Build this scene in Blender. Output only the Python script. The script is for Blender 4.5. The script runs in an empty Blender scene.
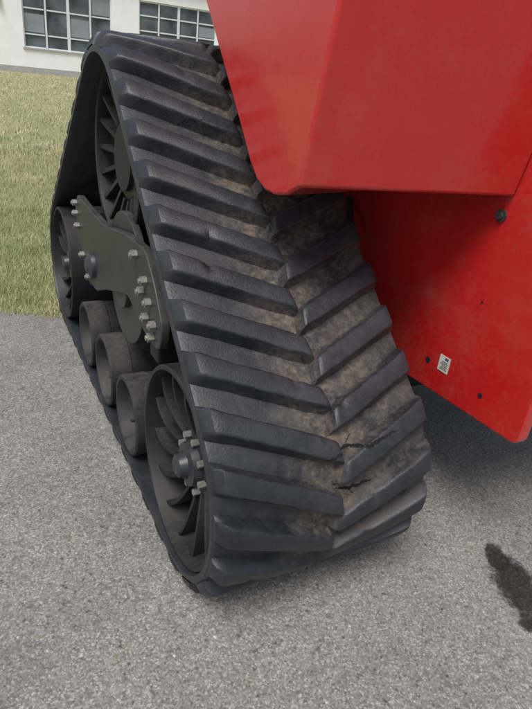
import bpy, bmesh, math, random
from mathutils import Vector, Matrix, noise as mnoise
from mathutils.bvhtree import BVHTree
random.seed(7)
D=bpy.data; scn=bpy.context.scene; COL=scn.collection

# ---------------------------------------------------------------- helpers
def new_obj(name, verts, faces, mat=None, parent=None, smooth=None, bevel=0, uv=None):
    me=D.meshes.new(name); me.from_pydata([tuple(v) for v in verts],[],faces); me.update()
    bm=bmesh.new(); bm.from_mesh(me); bmesh.ops.recalc_face_normals(bm,faces=bm.faces); bm.to_mesh(me); bm.free()
    ob=D.objects.new(name,me); COL.objects.link(ob)
    if mat: me.materials.append(mat)
    if parent: ob.parent=parent
    if uv:
        l=me.uv_layers.new(name="UVMap")
        for lp in me.loops: l.data[lp.index].uv=uv[lp.vertex_index]
    if bevel:
        b=ob.modifiers.new("b",'BEVEL'); b.width=bevel; b.segments=3; b.limit_method='ANGLE'; b.angle_limit=math.radians(30)
    if smooth is not None:
        me.shade_smooth()
        try: me.set_sharp_from_angle(angle=math.radians(smooth))
        except Exception: pass
    return ob
class M:
    def __init__(s): s.v=[]; s.f=[]
    def add(s,v,f):
        o=len(s.v); s.v+= [tuple(p) for p in v]; s.f+=[[i+o for i in q] for q in f]
    def box(s,a,b):
        x0,y0,z0=a; x1,y1,z1=b
        s.add([(x0,y0,z0),(x1,y0,z0),(x1,y1,z0),(x0,y1,z0),(x0,y0,z1),(x1,y0,z1),(x1,y1,z1),(x0,y1,z1)],
              [[0,3,2,1],[4,5,6,7],[0,1,5,4],[1,2,6,5],[2,3,7,6],[3,0,4,7]])
    def lathe(s,prof,cy,cz,seg=64,close=True,a0=0):
        v=[];f=[];n=len(prof)
        for k in range(seg):
            a=a0+2*math.pi*k/seg
            for (x,r) in prof: v.append((x,cy+r*math.cos(a),cz+r*math.sin(a)))
        for k in range(seg):
            k2=(k+1)%seg
            for i in range(n-1): f.append([k*n+i,k2*n+i,k2*n+i+1,k*n+i+1])
            if close: f.append([k*n+n-1,k2*n+n-1,k2*n,k*n])
        s.add(v,f)
    def prism(s,poly,x0,x1):
        n=len(poly)
        v=[(x0,p[0],p[1]) for p in poly]+[(x1,p[0],p[1]) for p in poly]
        f=[list(range(n)),list(range(2*n-1,n-1,-1))]+[[i,(i+1)%n,(i+1)%n+n,i+n] for i in range(n)]
        s.add(v,f)
    def cyl(s,x0,x1,cy,cz,r,seg=24,r1=None):
        r1=r if r1 is None else r1
        s.lathe([(x0,0.0005),(x0,r),(x1,r1),(x1,0.0005)],cy,cz,seg)
    def obj(s,name,mat,parent=None,smooth=None,bevel=0): return new_obj(name,s.v,s.f,mat,parent,smooth,bevel)

def mat(name):
    m=D.materials.new(name); m.use_nodes=True; nt=m.node_tree
    return m,nt,nt.nodes["Principled BSDF"]
def N(nt,t,**k):
    n=nt.nodes.new(t)
    for a,b in k.items(): setattr(n,a,b)
    return n
def noise(nt,scale,detail=4,rough=.6,src=None,dist=0):
    n=N(nt,'ShaderNodeTexNoise'); n.inputs['Scale'].default_value=scale; n.inputs['Detail'].default_value=detail
    n.inputs['Roughness'].default_value=rough; n.inputs['Distortion'].default_value=dist
    if src: nt.links.new(src,n.inputs['Vector'])
    return n.outputs['Fac']
def ramp(nt,src,stops):
    n=N(nt,'ShaderNodeValToRGB'); r=n.color_ramp
    while len(r.elements)<len(stops): r.elements.new(0.5)
    for e,(p,c) in zip(r.elements,stops):
        e.position=p; e.color=(c,c,c,1) if not isinstance(c,tuple) else (*c,1)
    nt.links.new(src,n.inputs[0]); return n.outputs[0]
def mix(nt,fac,a,b,mode='MIX'):
    n=N(nt,'ShaderNodeMix',data_type='RGBA',blend_type=mode)
    for s,v in ((0,fac),(6,a),(7,b)):
        if hasattr(v,'is_linked'): nt.links.new(v,n.inputs[s])
        elif isinstance(v,tuple): n.inputs[s].default_value=(*v,1)
        else: n.inputs[s].default_value=v
    return n.outputs[2]
def math_(nt,op,a,b=0.0,clamp=False):
    n=N(nt,'ShaderNodeMath',operation=op); n.use_clamp=clamp
    for i,v in enumerate((a,b)):
        if hasattr(v,'is_linked'): nt.links.new(v,n.inputs[i])
        else: n.inputs[i].default_value=v
    return n.outputs[0]
def bump(nt,b,h,strength,dist):
    n=N(nt,'ShaderNodeBump'); n.inputs['Strength'].default_value=strength; n.inputs['Distance'].default_value=dist
    nt.links.new(h,n.inputs['Height']); nt.links.new(n.outputs[0],b.inputs['Normal'])
def objc(nt):
    return N(nt,'ShaderNodeTexCoord').outputs['Object']

# ---------------------------------------------------------------- materials
def m_rubber():
    m,nt,b=mat("track_rubber"); oc=objc(nt)
    uv=N(nt,'ShaderNodeUVMap'); sep=N(nt,'ShaderNodeSeparateXYZ'); nt.links.new(uv.outputs[0],sep.inputs[0])
    u=sep.outputs[0]; h=sep.outputs[1]      # u = across the belt, h = height on the lug (0 carcass, 1 lug top)
    centre=ramp(nt,u,[(0.0,.03),(.28,.12),(.45,.92),(.60,.88),(1.0,.32)])
    low=ramp(nt,h,[(0,1.0),(.5,.7),(.9,.14),(1,.10)])
    n1=noise(nt,9,6,.65,oc); n2=noise(nt,45,5,.7,oc)
    nn=ramp(nt,mix(nt,.4,n1,n2),[(.41,0.0),(.58,1.0)])
    d=math_(nt,'MULTIPLY',math_(nt,'MULTIPLY',centre,low),math_(nt,'ADD',math_(nt,'MULTIPLY',nn,.85),.15),True)
    base=ramp(nt,n1,[(.3,(.0095,.0110,.0150)),(.7,(.022,.025,.033))])
    film=ramp(nt,n2,[(.50,0.0),(.85,.24)])
    base=mix(nt,film,base,(.07,.07,.075))
    dirt=ramp(nt,n2,[(.3,(.065,.051,.040)),(.7,(.18,.147,.117))])
    c=mix(nt,d,base,dirt)
    nt.links.new(c,b.inputs['Base Color'])
    nt.links.new(ramp(nt,d,[(0,.45),(.5,.88)]),b.inputs['Roughness'])
    b.inputs['Specular IOR Level'].default_value=.55
    hh=mix(nt,.5,noise(nt,150,3,.6,oc),noise(nt,22,4,.6,oc))
    bump(nt,b,hh,.45,.005)
    return m
def m_black(name,c0=(.007,.008,.010),c1=(.017,.018,.021),dust=.22,rough=.45,dc=(.085,.077,.068),spec=.3):
    m,nt,b=mat(name); oc=objc(nt)
    n1=noise(nt,6,5,.65,oc); n2=noise(nt,60,4,.7,oc)
    base=mix(nt,n1,c0,c1)
    geo=N(nt,'ShaderNodeNewGeometry'); sp=N(nt,'ShaderNodeSeparateXYZ'); nt.links.new(geo.outputs['Normal'],sp.inputs[0])
    up=math_(nt,'ADD',math_(nt,'MULTIPLY',math_(nt,'MAXIMUM',sp.outputs[2],0.0),.8),.2)
    k=math_(nt,'MULTIPLY',up,ramp(nt,mix(nt,.35,n1,n2),[(.38,0.0),(.65,dust*2)]),True)
    nt.links.new(mix(nt,k,base,dc),b.inputs['Base Color'])
    nt.links.new(ramp(nt,k,[(0,rough),(.6,.85)]),b.inputs['Roughness'])
    b.inputs['Specular IOR Level'].default_value=spec
    bump(nt,b,n2,.15,.003)
    return m
def m_red():
    m,nt,b=mat("red_paint"); oc=objc(nt)
    n1=noise(nt,2.2,3,.55,oc); n2=noise(nt,55,5,.7,oc)
    base=mix(nt,n1,(.43,.009,.012),(.52,.016,.016))
    haze_stain_mask=ramp(nt,noise(nt,1.7,4,.6,oc),[(.48,0.0),(.72,.35)])  # hazy orange reflection on the fender, painted into the red as generic noise
    base=mix(nt,haze_stain_mask,base,(.50,.055,.028))
    wv=noise(nt,4,6,.7,oc)
    k=ramp(nt,mix(nt,.35,wv,n2),[(.47,0.0),(.68,.40)])
    sp=N(nt,'ShaderNodeSeparateXYZ'); nt.links.new(oc,sp.inputs[0])
    lowk=ramp(nt,sp.outputs[2],[(.55,1.0),(1.0,.5)])
    k=math_(nt,'MULTIPLY',k,lowk)
    nt.links.new(mix(nt,k,base,(.34,.15,.09)),b.inputs['Base Color'])
    nt.links.new(ramp(nt,mix(nt,.5,wv,n2),[(.35,.18),(.65,.34)]),b.inputs['Roughness'])
    b.inputs['Coat Weight'].default_value=.5; b.inputs['Coat Roughness'].default_value=.10
    bump(nt,b,noise(nt,2.0,2,.5,oc),.07,.03)
    return m
def asphalt_nodes(nt,b,dark=1.0,rough=.9):
    oc=objc(nt)
    v=N(nt,'ShaderNodeTexVoronoi'); v.inputs['Scale'].default_value=175; nt.links.new(oc,v.inputs['Vector'])
    vs=N(nt,'ShaderNodeSeparateXYZ'); nt.links.new(v.outputs['Color'],vs.inputs[0])
    v2=N(nt,'ShaderNodeTexVoronoi'); v2.inputs['Scale'].default_value=75; nt.links.new(oc,v2.inputs['Vector'])
    v2s=N(nt,'ShaderNodeSeparateXYZ'); nt.links.new(v2.outputs['Color'],v2s.inputs[0])
    stone=ramp(nt,vs.outputs[0],[(0,(.14,.132,.121)),(.2,(.195,.186,.171)),(.75,(.255,.245,.227)),(1,(.37,.355,.33))])
    big=ramp(nt,v2s.outputs[1],[(0.0,.42),(.12,.88),(.82,1.0),(.92,1.08),(1,1.6)])
    spot=ramp(nt,v2.outputs['Distance'],[(.25,1.0),(.55,0.0)])
    c=mix(nt,spot,stone,mix(nt,1.0,stone,big,'MULTIPLY'))
    c=mix(nt,1.0,c,ramp(nt,v.outputs['Distance'],[(.4,1.0),(.8,.75)]),'MULTIPLY')
    mac=ramp(nt,noise(nt,1.3,8,.75,oc),[(.32,.72),(.5,.98),(.7,1.14)])
    c=mix(nt,1.0,c,mac,'MULTIPLY')
    md=ramp(nt,noise(nt,34,4,.75,oc),[(.28,.55),(.47,1.0),(.75,1.12)])
    c=mix(nt,1.0,c,md,'MULTIPLY')
    if dark!=1: c=mix(nt,1.0,c,(dark,dark,dark),'MULTIPLY')
    nt.links.new(c,b.inputs['Base Color']); b.inputs['Roughness'].default_value=rough
    hh=math_(nt,'ADD',math_(nt,'MULTIPLY',v.outputs['Distance'],-.6),noise(nt,100,2,.7,oc))
    bump(nt,b,hh,.5,.003)
    return oc
def m_asphalt():
    m,nt,b=mat("asphalt"); asphalt_nodes(nt,b); return m
def m_stain():
    m,nt,b=mat("oil_stain_mat"); oc=asphalt_nodes(nt,b,.16,.35)
    at=N(nt,'ShaderNodeAttribute',attribute_name="haze_stain_mask")
    k=math_(nt,'ADD',at.outputs['Fac'],math_(nt,'MULTIPLY',math_(nt,'SUBTRACT',noise(nt,26,7,.8,oc),.5),2.0))
    k=ramp(nt,k,[(.12,0.0),(.80,.95)])
    tr=N(nt,'ShaderNodeBsdfTransparent'); mx=N(nt,'ShaderNodeMixShader'); out=nt.nodes['Material Output']
    nt.links.new(k,mx.inputs[0]); nt.links.new(tr.outputs[0],mx.inputs[1]); nt.links.new(b.outputs[0],mx.inputs[2]); nt.links.new(mx.outputs[0],out.inputs[0])
    return m
def grass_col(nt,oc):
    sp=N(nt,'ShaderNodeSeparateXYZ'); nt.links.new(oc,sp.inputs[0])
    far=ramp(nt,math_(nt,'DIVIDE',sp.outputs[1],20.0),[(.115,.75),(.15,.10),(.24,.28),(.45,.72),(1,.9)])
    p=ramp(nt,noise(nt,1.1,5,.7,oc),[(.38,0.0),(.62,1.0)])
    k=math_(nt,'ADD',math_(nt,'MULTIPLY',p,.50),math_(nt,'MULTIPLY',far,.58),True)
    n=noise(nt,30,3,.7,oc)
    g=mix(nt,n,(.12,.17,.042),(.24,.29,.09))
    s=mix(nt,n,(.35,.33,.17),(.58,.54,.33))
    return mix(nt,k,g,s)
def m_grass(name,blade):
    m,nt,b=mat(name); oc=objc(nt); c=grass_col(nt,oc)
    if not blade:
        t=noise(nt,60,3,.75,oc)
        c=mix(nt,1.0,c,ramp(nt,t,[(.3,.45),(.65,1.1)]),'MULTIPLY')
        bump(nt,b,t,.9,.03)
    else:
        at=N(nt,'ShaderNodeAttribute',attribute_name="tone")
        c=mix(nt,math_(nt,'MULTIPLY',at.outputs['Fac'],.55),c,(.56,.50,.29))
    nt.links.new(c,b.inputs['Base Color']); b.inputs['Roughness'].default_value=.8
    return m
def m_plain(name,c,rough=.6,metal=0,nz=.15,sc=12):
    m,nt,b=mat(name); oc=objc(nt)
    f=ramp(nt,noise(nt,sc,4,.65,oc),[(.3,1-nz),(.7,1+nz)])
    nt.links.new(mix(nt,1.0,c,f,'MULTIPLY'),b.inputs['Base Color']); b.inputs['Roughness'].default_value=rough; b.inputs['Metallic'].default_value=metal
    return m
RUB=m_rubber(); BLK=m_black("black_casting"); BLK2=m_black("frame_black",(.016,.017,.018),(.032,.033,.034),.22,.42,(.10,.095,.085),.45)
ROL=m_black("roller_black",(.010,.010,.012),(.024,.024,.027),.40,.5,(.10,.092,.083))
RED=m_red(); ASP=m_asphalt(); NUT=m_plain("nut_zinc",(.26,.26,.23),.5,.5,.35,60)
CAP=m_plain("hub_cap_grey",(.035,.038,.044),.42,.2,.3,30)
DARK=m_plain("chassis_dark",(.010,.010,.011),.7)

# ---------------------------------------------------------------- track path
W=0.76; R1,L,LT,H,R2=0.423,2.156,0.992,1.692,0.452
C=[(0,R1,R1),(LT,H-R2,R2),(L,R1,R1)]
def tang(a,b,side):
    dy,dz=b[0]-a[0],b[1]-a[1]; l=math.hypot(dy,dz); an=math.atan2(dz,dy)
    return an+side*math.acos((a[2]-b[2])/l)
t12=tang(C[0],C[1],1); t23=tang(C[1],C[2],1)
segs=[]
def pt(c,a): return (c[0]+c[2]*math.cos(a), c[1]+c[2]*math.sin(a))
def addline(c1,c2,a):
    p,q=pt(c1,a),pt(c2,a); segs.append(('L',math.dist(p,q),p,q,a))
def addarc(c,a0,a1): segs.append(('A',abs(a1-a0)*c[2],c,a0,a1))
addarc(C[0],1.5*math.pi,t12); addline(C[0],C[1],t12); addarc(C[1],t12,t23); addline(C[1],C[2],t23)
addarc(C[2],t23,-.5*math.pi); addline(C[2],C[0],-.5*math.pi)
PER=sum(s[1] for s in segs)
def path(s):
    s%=PER
    for g in segs:
        if s<=g[1]+1e-9:
            t=s/g[1]
            if g[0]=='L':
                y=g[2][0]+(g[3][0]-g[2][0])*t; z=g[2][1]+(g[3][1]-g[2][1])*t; a=g[4]
            else:
                a=g[3]+(g[4]-g[3])*t; y,z=pt(g[2],a)
            return y,z,math.cos(a),math.sin(a)
        s-=g[1]
    return path(0)
LH=0.047
def P(s,x,h):
    y,z,ny,nz=path(s); k=h-LH
    return (x,y+ny*k,z+nz*k+.002)

tractor=D.objects.new("tracked_tractor",None); COL.objects.link(tractor)
ALLV=[];ALLF=[]
def keep(v,f):
    o=len(ALLV); ALLV.extend(v); ALLF.extend([[i+o for i in q] for q in f])
# carcass
v=[];uv=[];f=[]
ns=300
prof=[(0.0,-.030),(0.0,-.012),(.006,-.004),(.02,0.0)]+[(.02+(W-.04)*i/10,0.0) for i in range(1,10)]+[(W-.02,0),(W-.006,-.004),(W,-.012),(W,-.030),(W-.02,-.034),(.02,-.034)]
n=len(prof)
for k in range(ns):
    s=PER*k/ns
    for (x,h) in prof: v.append(P(s,x,h)); uv.append((x/W,0.0))
for k in range(ns):
    k2=(k+1)%ns
    for i in range(n): f.append([k*n+i,k2*n+i,k2*n+(i+1)%n,k*n+(i+1)%n])
keep(v,f)
new_obj("track_belt",v,f,RUB,tractor,35,uv=uv)

# lugs
NL=45; pitch=PER/NL; SK=.44
cross=[(-.051,-.003),(-.047,.008),(-.0385,.032),(-.0355,.0415),(-.032,.0450),(-.0275,.0465),(0,.047),(.0245,.0465),(.029,.0450),(.0325,.0415),(.0355,.032),(.044,.008),(.048,-.003)]
v=[];uv=[];f=[]
def lug(s0,right):
    o=len(v); nc=len(cross)
    ln=.402 if not right else .362
    ln+=random.uniform(-.006,.006)
    wob=random.uniform(-.004,.004); dmg=random.random()<(.65 if right else .3); dx=random.uniform(.1,ln); dsg=random.choice((-1,1))
    st=[(0.001,.22,.86),(.008,.5,.93),(.026,.94,1),(.04,1,1)]
    t=.06
    while t<ln-.035: st.append((t,1,1)); t+=.014
    st+=[(ln-.024,1,1),(ln-.014,.985,.98),(ln-.006,.90,.95),(ln-.001,.70,.92),(ln+.010,-.05,.91)]
    for (t,hs,ws) in st:
        x=(W-t) if right else t
        fl=1.0+ .14*max(0,1-t/.10)
        for (ds,h) in cross:
            top=h>.028
            e=abs(ds)>.03
            p3=Vector((x*26,s0*9+ds*30,h*30))
            jit=mnoise.noise(p3)*(.0024 if (top and e) else .0012)+mnoise.noise(p3*2.7)*(.0010 if e and top else 0)
            jh=mnoise.noise(p3*.5+Vector((9,4,2)))*.0015 if top else 0
            chip=0
            if dmg and top and ds*dsg>.02: chip=.012*max(0,1-abs(t-dx)/.020)*(.6+.8*abs(mnoise.noise(p3*2)))
            xx=x+(ds*(-.18)*(-1 if right else 1) if t>ln-.05 else 0)
            hh=h*hs if h>0 else h
            hh+=jh-chip
            v.append(P(s0+wob-SK*t+ds*ws*fl+jit-chip*.5*dsg,xx+jit*.5,hh)); uv.append((x/W,max(0,min(1,(hh+chip*-.3)/.045))))
    m=len(st)
    for i in range(m-1):
        for j in range(nc-1):
            a=o+i*nc+j; f.append([a,a+1,a+nc+1,a+nc])
    f.append([o+j for j in range(nc)]); f.append([o+(m-1)*nc+j for j in range(nc)][::-1])
for k in range(NL):
    lug(k*pitch+.06,False); lug((k+.5)*pitch+.06,True)
keep(v,f)
new_obj("track_lugs",v,f,RUB,tractor,32,uv=uv)
# cracks and torn rubber draped over the tread
bvh=BVHTree.FromPolygons([Vector(p) for p in ALLV],ALLF)
def drape(s,x,off):
    y,z,ny,nz=path(s); o=Vector((x,y+ny*.08,z+nz*.08)); h=bvh.ray_cast(o,Vector((0,-ny,-nz)),.3)
    q=h[0] if h[0] is not None else Vector(P(s,x,0))
    return q+Vector((0,ny,nz))*off
cr=M()
def crack(pts,w,seed):
    rng=random.Random(seed); P2=[]
    for (a,b) in zip(pts[:-1],pts[1:]):
        n=max(2,int(math.dist(a,b)/.004))
        for i in range(n):
            t=i/n; P2.append((a[0]+(b[0]-a[0])*t,a[1]+(b[1]-a[1])*t))
    P2.append(pts[-1]); m=len(P2); rows=[]
    j=0
    for i,(s,x) in enumerate(P2):
        j=j*.7+rng.uniform(-.0028,.0028); ww=w*math.sin(math.pi*(i+.3)/(m+.0))**.5*rng.uniform(.45,1.3) if 0<i<m-1 else .0002
        for q in (-.5,-.3,-.1,.1,.3,.5): rows.append(drape(s+j+ww*q,x,.0012))
    cr.add(rows,[[6*i+k,6*i+k+1,6*i+k+7,6*i+k+6] for i in range(m-1) for k in range(5)])
crack([(.880,.345),(.888,.39),(.905,.44),(.894,.50),(.912,.56),(.925,.61)],.013,1)
crack([(.905,.44),(.925,.45),(.945,.47)],.005,2)
crack([(.77,.39),(.755,.45),(.765,.53)],.011,3)
crack([(.765,.44),(.73,.46)],.005,4)
crack([(1.62,.52),(1.60,.58),(1.61,.61)],.003,6)
crack([(1.83,.26),(1.81,.33),(1.82,.37)],.0028,7)
crack([(2.12,.15),(2.10,.28)],.0022,9)
HOLE=m_plain("hole_black",(.004,.004,.004),.95)
cr.obj("tread_cracks",HOLE,tractor)
# inner drive lugs
g=M()
for k in range(NL):
    s=k*pitch
    vv=[P(s-.035,W/2-.045,-.034),P(s+.035,W/2-.045,-.034),P(s+.035,W/2+.045,-.034),P(s-.035,W/2+.045,-.034),
        P(s-.022,W/2-.025,-.095),P(s+.022,W/2-.025,-.095),P(s+.022,W/2+.025,-.095),P(s-.022,W/2+.025,-.095)]
    g.add(vv,[[0,3,2,1],[4,5,6,7],[0,1,5,4],[1,2,6,5],[2,3,7,6],[3,0,4,7]])
g.obj("drive_lugs",BLK,tractor)

# ---------------------------------------------------------------- wheels
RI=R1-LH-.036
def idler(name,cy,cz):
    for tag,x0,sg in (("outer",.012,1),("inner",W-.012,-1)):
        X=lambda d: x0+sg*d
        g=M(); R=RI
        g.lathe([(X(0),R-.004),(X(.004),R),(X(.28),R),(X(.28),R-.025),(X(.10),R-.034),(X(.02),R-.022),(X(.0),R-.016)],cy,cz,96)
        g.lathe([(X(.155),R-.028),(X(.165),R-.12),(X(.15),.15),(X(.08),.115),(X(.065),.06),(X(.10),.06),(X(.17),.13),(X(.185),R-.028)],cy,cz,72)
        for k in range(14):
            a=2*math.pi*k/14
            pts=[]
            for i in range(9):
                t=i/8; r=.095+(R-.026-.095)*t; aa=a+.26*t*t
                th=.007
                xo=.078-.046*math.sin(t*math.pi*.5)
                ty,tz=-math.sin(aa),math.cos(aa); ry,rz=math.cos(aa),math.sin(aa)
                for (w,xx) in ((-th,xo),(th,xo),(th*1.4,.168),(-th*1.4,.168)):
                    pts.append((X(xx),cy+ry*r+ty*w,cz+rz*r+tz*w))
            ff=[[0,1,2,3],[32,35,34,33]]
            for i in range(8):
                for j in range(4): ff.append([i*4+j,i*4+(j+1)%4,(i+1)*4+(j+1)%4,(i+1)*4+j])
            g.add(pts,ff)
        g.obj(name+"_"+tag,BLK,tractor,35,.0015)
    g=M()
    g.lathe([(.018,.0005),(.016,.026),(.024,.038),(.05,.046),(.056,.074),(.10,.082),(.12,.0005)],cy,cz,40)
    g.obj(name+"_hub_cap",CAP,tractor,30)
    g=M()
    for k in range(8):
        a=2*math.pi*k/8+.2; g.cyl(.064,.12,cy+.096*math.cos(a),cz+.096*math.sin(a),.0125,6)
    g.obj(name+"_hub_bolts",NUT,tractor,30,.001)
idler("front_idler",0,R1); idler("rear_idler",L,R1)
RR=.174; zc=LH+.036+RR
for i,cy in enumerate((.60,1.02,1.44)):
    g=M(); R=RR
    for x0,sg in ((.008,1),(W-.008,-1)):
        X=lambda d:x0+sg*d
        g.lathe([(X(.0),R-.006),(X(.006),R),(X(.10),R),(X(.103),R-.004),(X(.29),R-.004),(X(.29),.05),(X(.14),.05),(X(.14),.09),(X(.125),.10),(X(.06),R-.040),(X(.008),R-.026),(X(0),R-.020)],cy,zc,72)
        for k in range(8):
            a=2*math.pi*k/8; ry,rz=math.cos(a),math.sin(a); ty,tz=-rz,ry; p=[]
            for r,xo in ((.05,.10),(R-.035,.045)):
                for w,xx in ((-.006,xo),(.006,xo),(.006,.135),(-.006,.135)): p.append((X(xx),cy+ry*r+ty*w,zc+rz*r+tz*w))
            g.add(p,[[0,1,2,3],[7,6,5,4],[0,4,5,1],[1,5,6,2],[2,6,7,3],[3,7,4,0]])
    g.obj("mid_roller_%d"%(i+1),ROL,tractor,35)
    g=M(); g.lathe([(.055,.0005),(.055,.03),(.07,.048),(.15,.055),(.16,.0005)],cy,zc,32); g.obj("roller_cap_%d"%(i+1),CAP,tractor,30)
    g=M(); g.cyl(.3,W-.3,cy,zc,.04); g.obj("roller_axle_%d"%(i+1),DARK,tractor,30)
# drive wheel
cy,cz=LT,H-R2; RD=R2-LH-.036
g=M()
for x0,sg in ((.07,1),(W-.07,-1)):
    X=lambda d:x0+sg*d
    g.lathe([(X(0),RD-.004),(X(.004),RD),(X(.20),RD),(X(.20),RD-.03),(X(.02),RD-.04),(X(0),RD-.036)],cy,cz,80)
    g.lathe([(X(.06),RD-.03),(X(.075),.2),(X(.05),.16),(X(.05),.06),(X(.08),.06),(X(.10),.2),(X(.09),RD-.03)],cy,cz,64)
    for k in range(18):
        a=2*math.pi*k/18; ry,rz=math.cos(a),math.sin(a); ty,tz=-rz,ry; p=[]
        for r,xo in ((.17,.045),(RD-.035,.012)):
            for w,xx in ((-.009,xo),(.009,xo),(.009,.075),(-.009,.075)): p.append((X(xx),cy+ry*r+ty*w,cz+rz*r+tz*w))
        g.add(p,[[0,1,2,3],[7,6,5,4],[0,4,5,1],[1,5,6,2],[2,6,7,3],[3,7,4,0]])
for k in range(18):
    a=2*math.pi*k/18; g.cyl(.25,W-.25,cy+(RD-.03)*math.cos(a),cz+(RD-.03)*math.sin(a),.022,12)
g.obj("drive_wheel",BLK,tractor,35,.0015)
g=M(); g.cyl(.10,1.3,cy,cz,.13,32); g.obj("drive_axle",DARK,tractor,30)
# ---------------------------------------------------------------- undercarriage frame
def rc(pts,r,k=6):
    out=[]; m=len(pts)
    for i in range(m):
        p=Vector(pts[i]); a=(Vector(pts[i-1])-p); b=(Vector(pts[(i+1)%m])-p)
        rr=min(r,a.length*.45,b.length*.45); A=p+a.normalized()*rr; B=p+b.normalized()*rr
        for j in range(k+1):
            t=j/k; out.append(tuple((1-t)**2*A+2*t*(1-t)*p+t*t*B))
    return out
g=M()
g.prism(rc([(1.64,.90),(1.56,.975),(1.42,.965),(1.0,.965),(.62,1.03),(.38,1.045),(.27,.96),(.17,.84),(.20,.745),(.36,.74),(.60,.80),(.98,.68),(1.18,.60),(1.36,.60),(1.62,.78)],.04,4),.018,.05)
g.obj("frame_arm",BLK2,tractor,30,.005)
g=M()
g.cyl(.055,.085,.78,.80,.27,48); g.cyl(.03,.056,.78,.80,.12,40)
g.obj("gear_housing",BLK2,tractor,30,.004)
g=M()
g.box((.33,.2,.42),(.43,1.95,.62)); g.box((.32,.75,.625),(.44,1.25,1.1)); g.box((.06,1.50,.50),(.32,1.62,.90)); g.box((.06,.34,.62),(.32,.44,.86))
g.obj("undercarriage_beam",DARK,tractor,None,.01)
g=M()
g.lathe([(-.02,.0005),(-.02,.026),(-.010,.040),(.0,.058),(.018,.062),(.03,.062),(.03,.0005)],1.22,.715,40)
g.obj("pivot_cap",CAP,tractor,30)
g=M()
for (y,z) in ((.35,.945),(.30,.885),(.385,.895),(.245,.825),(.33,.82),(.26,.775),(1.59,.925),(1.58,.875),(1.54,.82),(1.44,.70),(1.30,.63),(.47,1.0)):
    g.cyl(-.004,.0175,y,z,.016,6,.016); g.cyl(-.010,-.0045,y,z,.009,12)
g.obj("frame_nuts",NUT,tractor,30,.001)

# ---------------------------------------------------------------- red bodywork
poly=[(-.10,1.35),(-.03,1.312),(.04,1.297),(.10,1.298),(.16,1.318),(.215,1.36),(.31,1.46),(.66,1.81),(1.36,2.5),(-.27,2.5),(-.17,1.77)]
n=len(poly); v=[]
for xi,x in enumerate([.30,.9985]):
    for i,(y,z) in enumerate(poly):
        sh=-.11*(x-.3)/.7 if i in (0,n-1,n-2) else 0
        zz=1.35 if (i in (1,2,3,4) and xi==1) else z
        v.append((x,y+sh,zz))
f=[list(range(n)),list(range(2*n-1,n-1,-1))]+[[i,(i+1)%n,(i+1)%n+n,i+n] for i in range(n)]
new_obj("fender",v,f,RED,tractor,30,.009)
BP=rc([(-.49,.61),(-.50,2.7),(1.95,2.7),(1.95,.9),(1.7,.56),(.3,.575)],.035)
g=M(); g.prism(BP,1.002,1.045); g.obj("body_side_panel",RED,tractor,30,.006)
g=M(); g.box((1.05,-.42,.70),(2.6,1.9,2.6)); g.box((1.45,.35,.40),(2.2,1.8,.695)); g.obj("chassis",DARK,tractor,None,.02)
g=M(); g.prism(BP,2.602,2.64); g.obj("body_side_panel_far",RED,tractor,30,.006)
g=M(); g.box((1.05,-.47,.75),(2.6,-.43,2.68)); g.obj("body_front_panel",RED,tractor,None,.01)
g=M(); g.prism([(.3,.6),(1.7,.6),(1.5,.2),(.5,.2)],1.25,1.6); g.obj("axle_housing",DARK,tractor,None,.02)
BH=m_plain("bolt_dark",(.06,.055,.055),.4,.4)
g=M(); g.cyl(.985,1.0015,-.18,1.285,.013,6); g.cyl(.995,1.0017,-.18,1.285,.020,24); g.obj("panel_bolt",BH,tractor,30)
g=M(); g.cyl(.9995,1.0018,-.30,.695,.009,20); g.cyl(.9995,1.0018,-.03,.70,.012,20); g.cyl(.9995,1.0018,-.20,1.00,.004,16); g.obj("panel_holes",HOLE,tractor,30)
g=M(); g.box((1.0,-.137,.690),(1.0014,-.085,.752)); g.obj("warning_label",m_plain("label_white",(.58,.58,.52),.5,0,.05),tractor)
g=M()
for i in range(6): g.box((.9992,-.131+.003*(i%2),.699+.006*i),(.9998,-.094-.008*((i*7)%3)/2,.7012+.006*i))
g.box((.9992,-.129,.738),(.9998,-.112,.748))
g.obj("label_print",m_plain("label_ink",(.08,.09,.08),.6),tractor)
def tube(name,pts,r,mt,seg=10):
    cu=D.curves.new(name,'CURVE'); cu.dimensions='3D'; sp=cu.splines.new('BEZIER'); sp.bezier_points.add(len(pts)-1)
    for b,p in zip(sp.bezier_points,pts): b.co=p; b.handle_left_type=b.handle_right_type='AUTO'
    cu.bevel_depth=r; cu.bevel_resolution=4; ob=D.objects.new(name,cu); COL.objects.link(ob); cu.materials.append(mt); ob.parent=tractor
tube("hydraulic_hose",[(.99,.62,1.16),(.93,.50,1.08),(.9,.42,.95),(.93,.45,.65),(1.1,.5,.4)],.014,DARK)

# ---------------------------------------------------------------- ground
def sheet(name,poly,z,mt):
    return new_obj(name,[(x,y,z) for x,y in poly],[list(range(len(poly)))],mt)
sheet("grass_ground",[(-600,-600),(600,-600),(600,600),(-600,600)],-.012,m_grass("grass_ground",False))
fine=[]
x=-30
while x<30:
    y=2.335-.5*(x+.03)+mnoise.noise(Vector((x*2.2,0,0)))*.06+mnoise.noise(Vector((x*11,3,0)))*.03
    fine.append((x,y)); x+= .03 if abs(x)<4 else .5
sheet("asphalt_pavement",[(-30,-60),(30,-60)]+fine[::-1],0.0,ASP)
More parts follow.
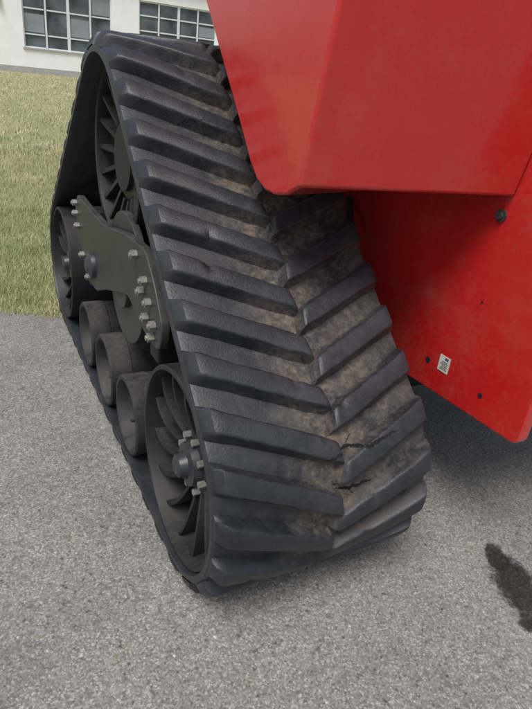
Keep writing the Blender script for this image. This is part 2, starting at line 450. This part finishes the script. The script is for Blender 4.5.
# oil stain: soft edged patches
vv=[];ff=[];fd=[]
for (cx,cy_,rx,ry,rot) in [(1.165,-.575,.21,.12,1.15),(1.20,-.44,.10,.06,1.0),(1.07,-.71,.06,.05,.3),(1.28,-.66,.12,.08,.3)]:
    o=len(vv); vv.append((cx,cy_,.003+.0003*len(fd)/200)); fd.append(1.0); z=vv[-1][2]; seg=48; rings=6
    for r_ in range(1,rings+1):
        for k in range(seg):
            a=2*math.pi*k/seg; q=r_/rings; X,Y=rx*q*math.cos(a),ry*q*math.sin(a)
            vv.append((cx+X*math.cos(rot)-Y*math.sin(rot),cy_+X*math.sin(rot)+Y*math.cos(rot),z)); fd.append(1.05-1.45*q*q if r_<rings else -2.0)
    for k in range(seg): ff.append([o,o+1+k,o+1+(k+1)%seg])
    for r_ in range(rings-1):
        for k in range(seg):
            a0=o+1+r_*seg; ff.append([a0+k,a0+seg+k,a0+seg+(k+1)%seg,a0+(k+1)%seg])
me=D.meshes.new("oil_stain"); me.from_pydata(vv,[],ff); at=me.attributes.new("haze_stain_mask",'FLOAT','POINT'); at.data.foreach_set("value",fd)
ob=D.objects.new("oil_stain",me); COL.objects.link(ob); me.materials.append(m_stain())
pb=M()
for k in range(520):
    x=random.uniform(-1.6,1.6); y=random.uniform(-1.0,2.2); r=random.uniform(.0015,.0045)
    if random.random()<.4: y=2.3-.5*x-random.random()**2*.4
    a=random.random()*6
    pb.add([(x+r*math.cos(a+i*1.57)*random.uniform(.7,1.2),y+r*math.sin(a+i*1.57),0.0) for i in range(4)]+[(x,y,r*.9)],[[0,1,4],[1,2,4],[2,3,4],[3,0,4]])
pb.obj("loose_grit",m_plain("grit",(.36,.34,.31),.9))
pb=M()
for k in range(70):
    x=random.uniform(-1.2,1.3); y=random.uniform(-1.0,2.1); a=random.random()*6.28; l=random.uniform(.006,.022); w=random.uniform(.0006,.0014)
    dx,dy=math.cos(a)*l,math.sin(a)*l; nx,ny=-math.sin(a)*w,math.cos(a)*w
    pb.add([(x-nx,y-ny,.003),(x+nx,y+ny,.003),(x+dx+nx,y+dy+ny,.005),(x+dx-nx,y+dy-ny,.005)],[[0,1,2,3]])
pb.obj("dry_grass_clippings",m_plain("straw",(.30,.24,.14),.9))

# grass blades
v=[];f=[];tone=[]
def blade(x,y,h,w,t):
    a=random.random()*6.283; dx,dy=math.cos(a)*w,math.sin(a)*w
    lx,ly=random.gauss(0,.6)*h,random.gauss(0,.6)*h; o=len(v)
    v.extend([(x-dx,y-dy,-.012),(x+dx,y+dy,-.012),(x+lx*.5+dx*.6,y+ly*.5+dy*.6,h*.6),(x+lx*.5-dx*.6,y+ly*.5-dy*.6,h*.6),(x+lx,y+ly,h*.92)])
    f.append([o,o+1,o+2,o+3]); f.append([o+3,o+2,o+4]); tone.extend([t]*5)
def ok(x,y): return y>2.335-.5*(x+.03)+mnoise.noise(Vector((x*2.2,0,0)))*.06+mnoise.noise(Vector((x*7,5,0)))*.06-.05
cnt=0
while cnt<52000:
    d=random.random()**1.6; y=2.0+d*8
    xc=-.35+(y-2)*.16; x=xc+random.uniform(-1.0,1.0)*(1.1+.25*(y-2))
    if not ok(x,y): continue
    if mnoise.noise(Vector((x*3,y*3,0)))<-.25 and random.random()<.6: continue
    sc=1+.10*(y-2)
    blade(x,y,random.uniform(.012,.040)*sc,random.uniform(.0012,.0028)*sc,random.random()**2); cnt+=1
cnt=0
while cnt<26000:
    y=9+random.random()**1.2*32; x=-.35+(y-2)*.16+random.uniform(-1,1)*(2.5+.22*(y-2))
    blade(x,y,random.uniform(.02,.06)*(1+y*.01),random.uniform(.004,.010)*(1+y*.03),random.random()**1.3); cnt+=1
me=D.meshes.new("grass"); me.from_pydata(v,[],f); at=me.attributes.new("tone",'FLOAT','POINT'); at.data.foreach_set("value",tone)
ob=D.objects.new("grass",me); COL.objects.link(ob); me.materials.append(m_grass("grass_blades",True))

# ---------------------------------------------------------------- building
bld=D.objects.new("white_workshop_building",None); COL.objects.link(bld)
WALL=m_plain("white_render",(.78,.79,.78),.85,0,.05,1.2)
FR=m_plain("window_frame",(.62,.65,.66),.6,0,.05); PL=m_plain("plinth_grey",(.34,.34,.32),.9,0,.2)
GLm,nt,b=mat("window_glass"); b.inputs['Roughness'].default_value=.08
oc=objc(nt); nt.links.new(ramp(nt,noise(nt,.8,3,.5,oc),[(.35,(.03,.036,.04)),(.65,(.12,.145,.16))]),b.inputs['Base Color'])
Y=42.0; X0,X1=-14,30; HT=6.2
wins=[(-9.5,-3.9,1.46,5.0),(-2.2,2.7,1.46,5.0),(4.3,9.8,1.46,5.0),(11.6,17.2,2.75,5.0),(19.0,24.6,2.75,5.0)]
g=M(); cur=X0
for (a,b_,z0,z1) in wins:
    g.box((cur,Y,.35),(a,Y+.35,HT)); g.box((a,Y,.35),(b_,Y+.35,z0)); g.box((a,Y,z1),(b_,Y+.35,HT)); cur=b_
g.box((cur,Y,.35),(X1,Y+.35,HT)); g.box((X0,Y+.35,0),(X0+.3,Y+14,HT)); g.box((X1-.3,Y+.35,0),(X1,Y+14,HT)); g.box((X0,Y+14,0),(X1,Y+14.3,HT))
g.obj("walls",WALL,bld)
g=M(); g.box((X0-.05,Y-.06,-.05),(X1+.05,Y+.3,.345)); g.obj("plinth",PL,bld)
g=M(); g.box((X0-.4,Y-.4,HT+.003),(X1+.4,Y+14.7,HT+.35)); g.obj("roof",PL,bld)
gf=M(); gg=M(); gs=M(); gb=M()
for (a,b_,z0,z1) in wins:
    gg.box((a,Y+.2,z0),(b_,Y+.23,z1))
    nc=4
    for i in range(nc+1):
        w=.09 if i in (0,2,4) else .05
        x=a+(b_-a)*i/nc; gf.box((x-w,Y+.12,z0),(x+w,Y+.197,z1))
    for z in (z0+.05,z0+(z1-z0)*.22,z0+(z1-z0)*.62,z1-.05):
        for i in range(nc):
            xa=a+(b_-a)*i/nc+.092; xb=a+(b_-a)*(i+1)/nc-.092; gf.box((xa,Y+.13,z-.04),(xb,Y+.19,z+.04))
    rg=random.Random(int(a*10))
    for i in range(nc):
        if rg.random()<.5:
            xa=a+(b_-a)*i/nc+.1; xb=a+(b_-a)*(i+1)/nc-.1; r0=rg.choice((.24,.64)); gb.box((xa,Y+.196,z0+(z1-z0)*r0+.05),(xb,Y+.1985,z0+(z1-z0)*(r0+.30)))
    gs.box((a-.08,Y-.08,z0-.09),(b_+.08,Y-.003,z0-.005))
gf.obj("window_frames",FR,bld); gg.obj("window_panes",GLm,bld); gs.obj("window_sills",PL,bld)
gb.obj("window_blinds",m_plain("blind_grey",(.22,.25,.27),.5,0,.1,2),bld)
g=M(); g.box((17.7,Y-.16,0.2),(17.84,Y-.04,HT-.1)); g.obj("downpipe",FR,bld)
g=M(); g.box((2.85,Y-.18,3.75),(3.1,Y-.003,4.1)); g.box((2.9,Y-.3,3.65),(3.05,Y-.181,3.8)); g.obj("wall_lamp",m_plain("lamp_ochre",(.6,.42,.18),.5),bld)

# ---------------------------------------------------------------- camera
yaw,pit,rol=[math.radians(a) for a in (29.62,26.13,6.47)]
fw=Vector((math.sin(yaw)*math.cos(pit),math.cos(yaw)*math.cos(pit),-math.sin(pit)))
r=Vector((math.cos(yaw),-math.sin(yaw),0)); u=r.cross(fw)
r2=r*math.cos(rol)+u*math.sin(rol); u2=-r*math.sin(rol)+u*math.cos(rol)
cam=D.cameras.new("camera"); co=D.objects.new("camera",cam); COL.objects.link(co)
mw=Matrix((r2,u2,-fw)).transposed().to_4x4(); mw.translation=Vector((-.51,-1.446,1.614)); co.matrix_world=mw
cam.sensor_fit='VERTICAL'; cam.sensor_height=24; cam.lens=24*572.9/709; cam.clip_start=.02; cam.clip_end=2000
scn.camera=co

# ---------------------------------------------------------------- light
wd=D.worlds.new("World"); scn.world=wd; wd.use_nodes=True; nt=wd.node_tree
bg=nt.nodes["Background"]; sk=nt.nodes.new("ShaderNodeTexSky"); sk.sky_type='NISHITA'; sk.sun_disc=False
el=math.radians(60); azv=Vector((-.70,-.60)).normalized()
sk.sun_elevation=el; sk.sun_rotation=math.atan2(azv.x,azv.y); sk.dust_density=3.0; sk.air_density=1.0; sk.ozone_density=1.0
hs=nt.nodes.new("ShaderNodeHueSaturation"); hs.inputs['Saturation'].default_value=.6
nt.links.new(sk.outputs[0],hs.inputs['Color']); nt.links.new(hs.outputs[0],bg.inputs[0]); bg.inputs[1].default_value=.15
sn=D.lights.new("sun",'SUN'); sn.energy=2.8; sn.angle=math.radians(26); sn.color=(1,.965,.92)
so=D.objects.new("sun",sn); COL.objects.link(so)
dv=Vector((azv.x*math.cos(el),azv.y*math.cos(el),math.sin(el))); so.rotation_euler=dv.to_track_quat('Z','Y').to_euler()
scn.view_settings.view_transform='Standard'; scn.view_settings.look='None'; scn.view_settings.exposure=0
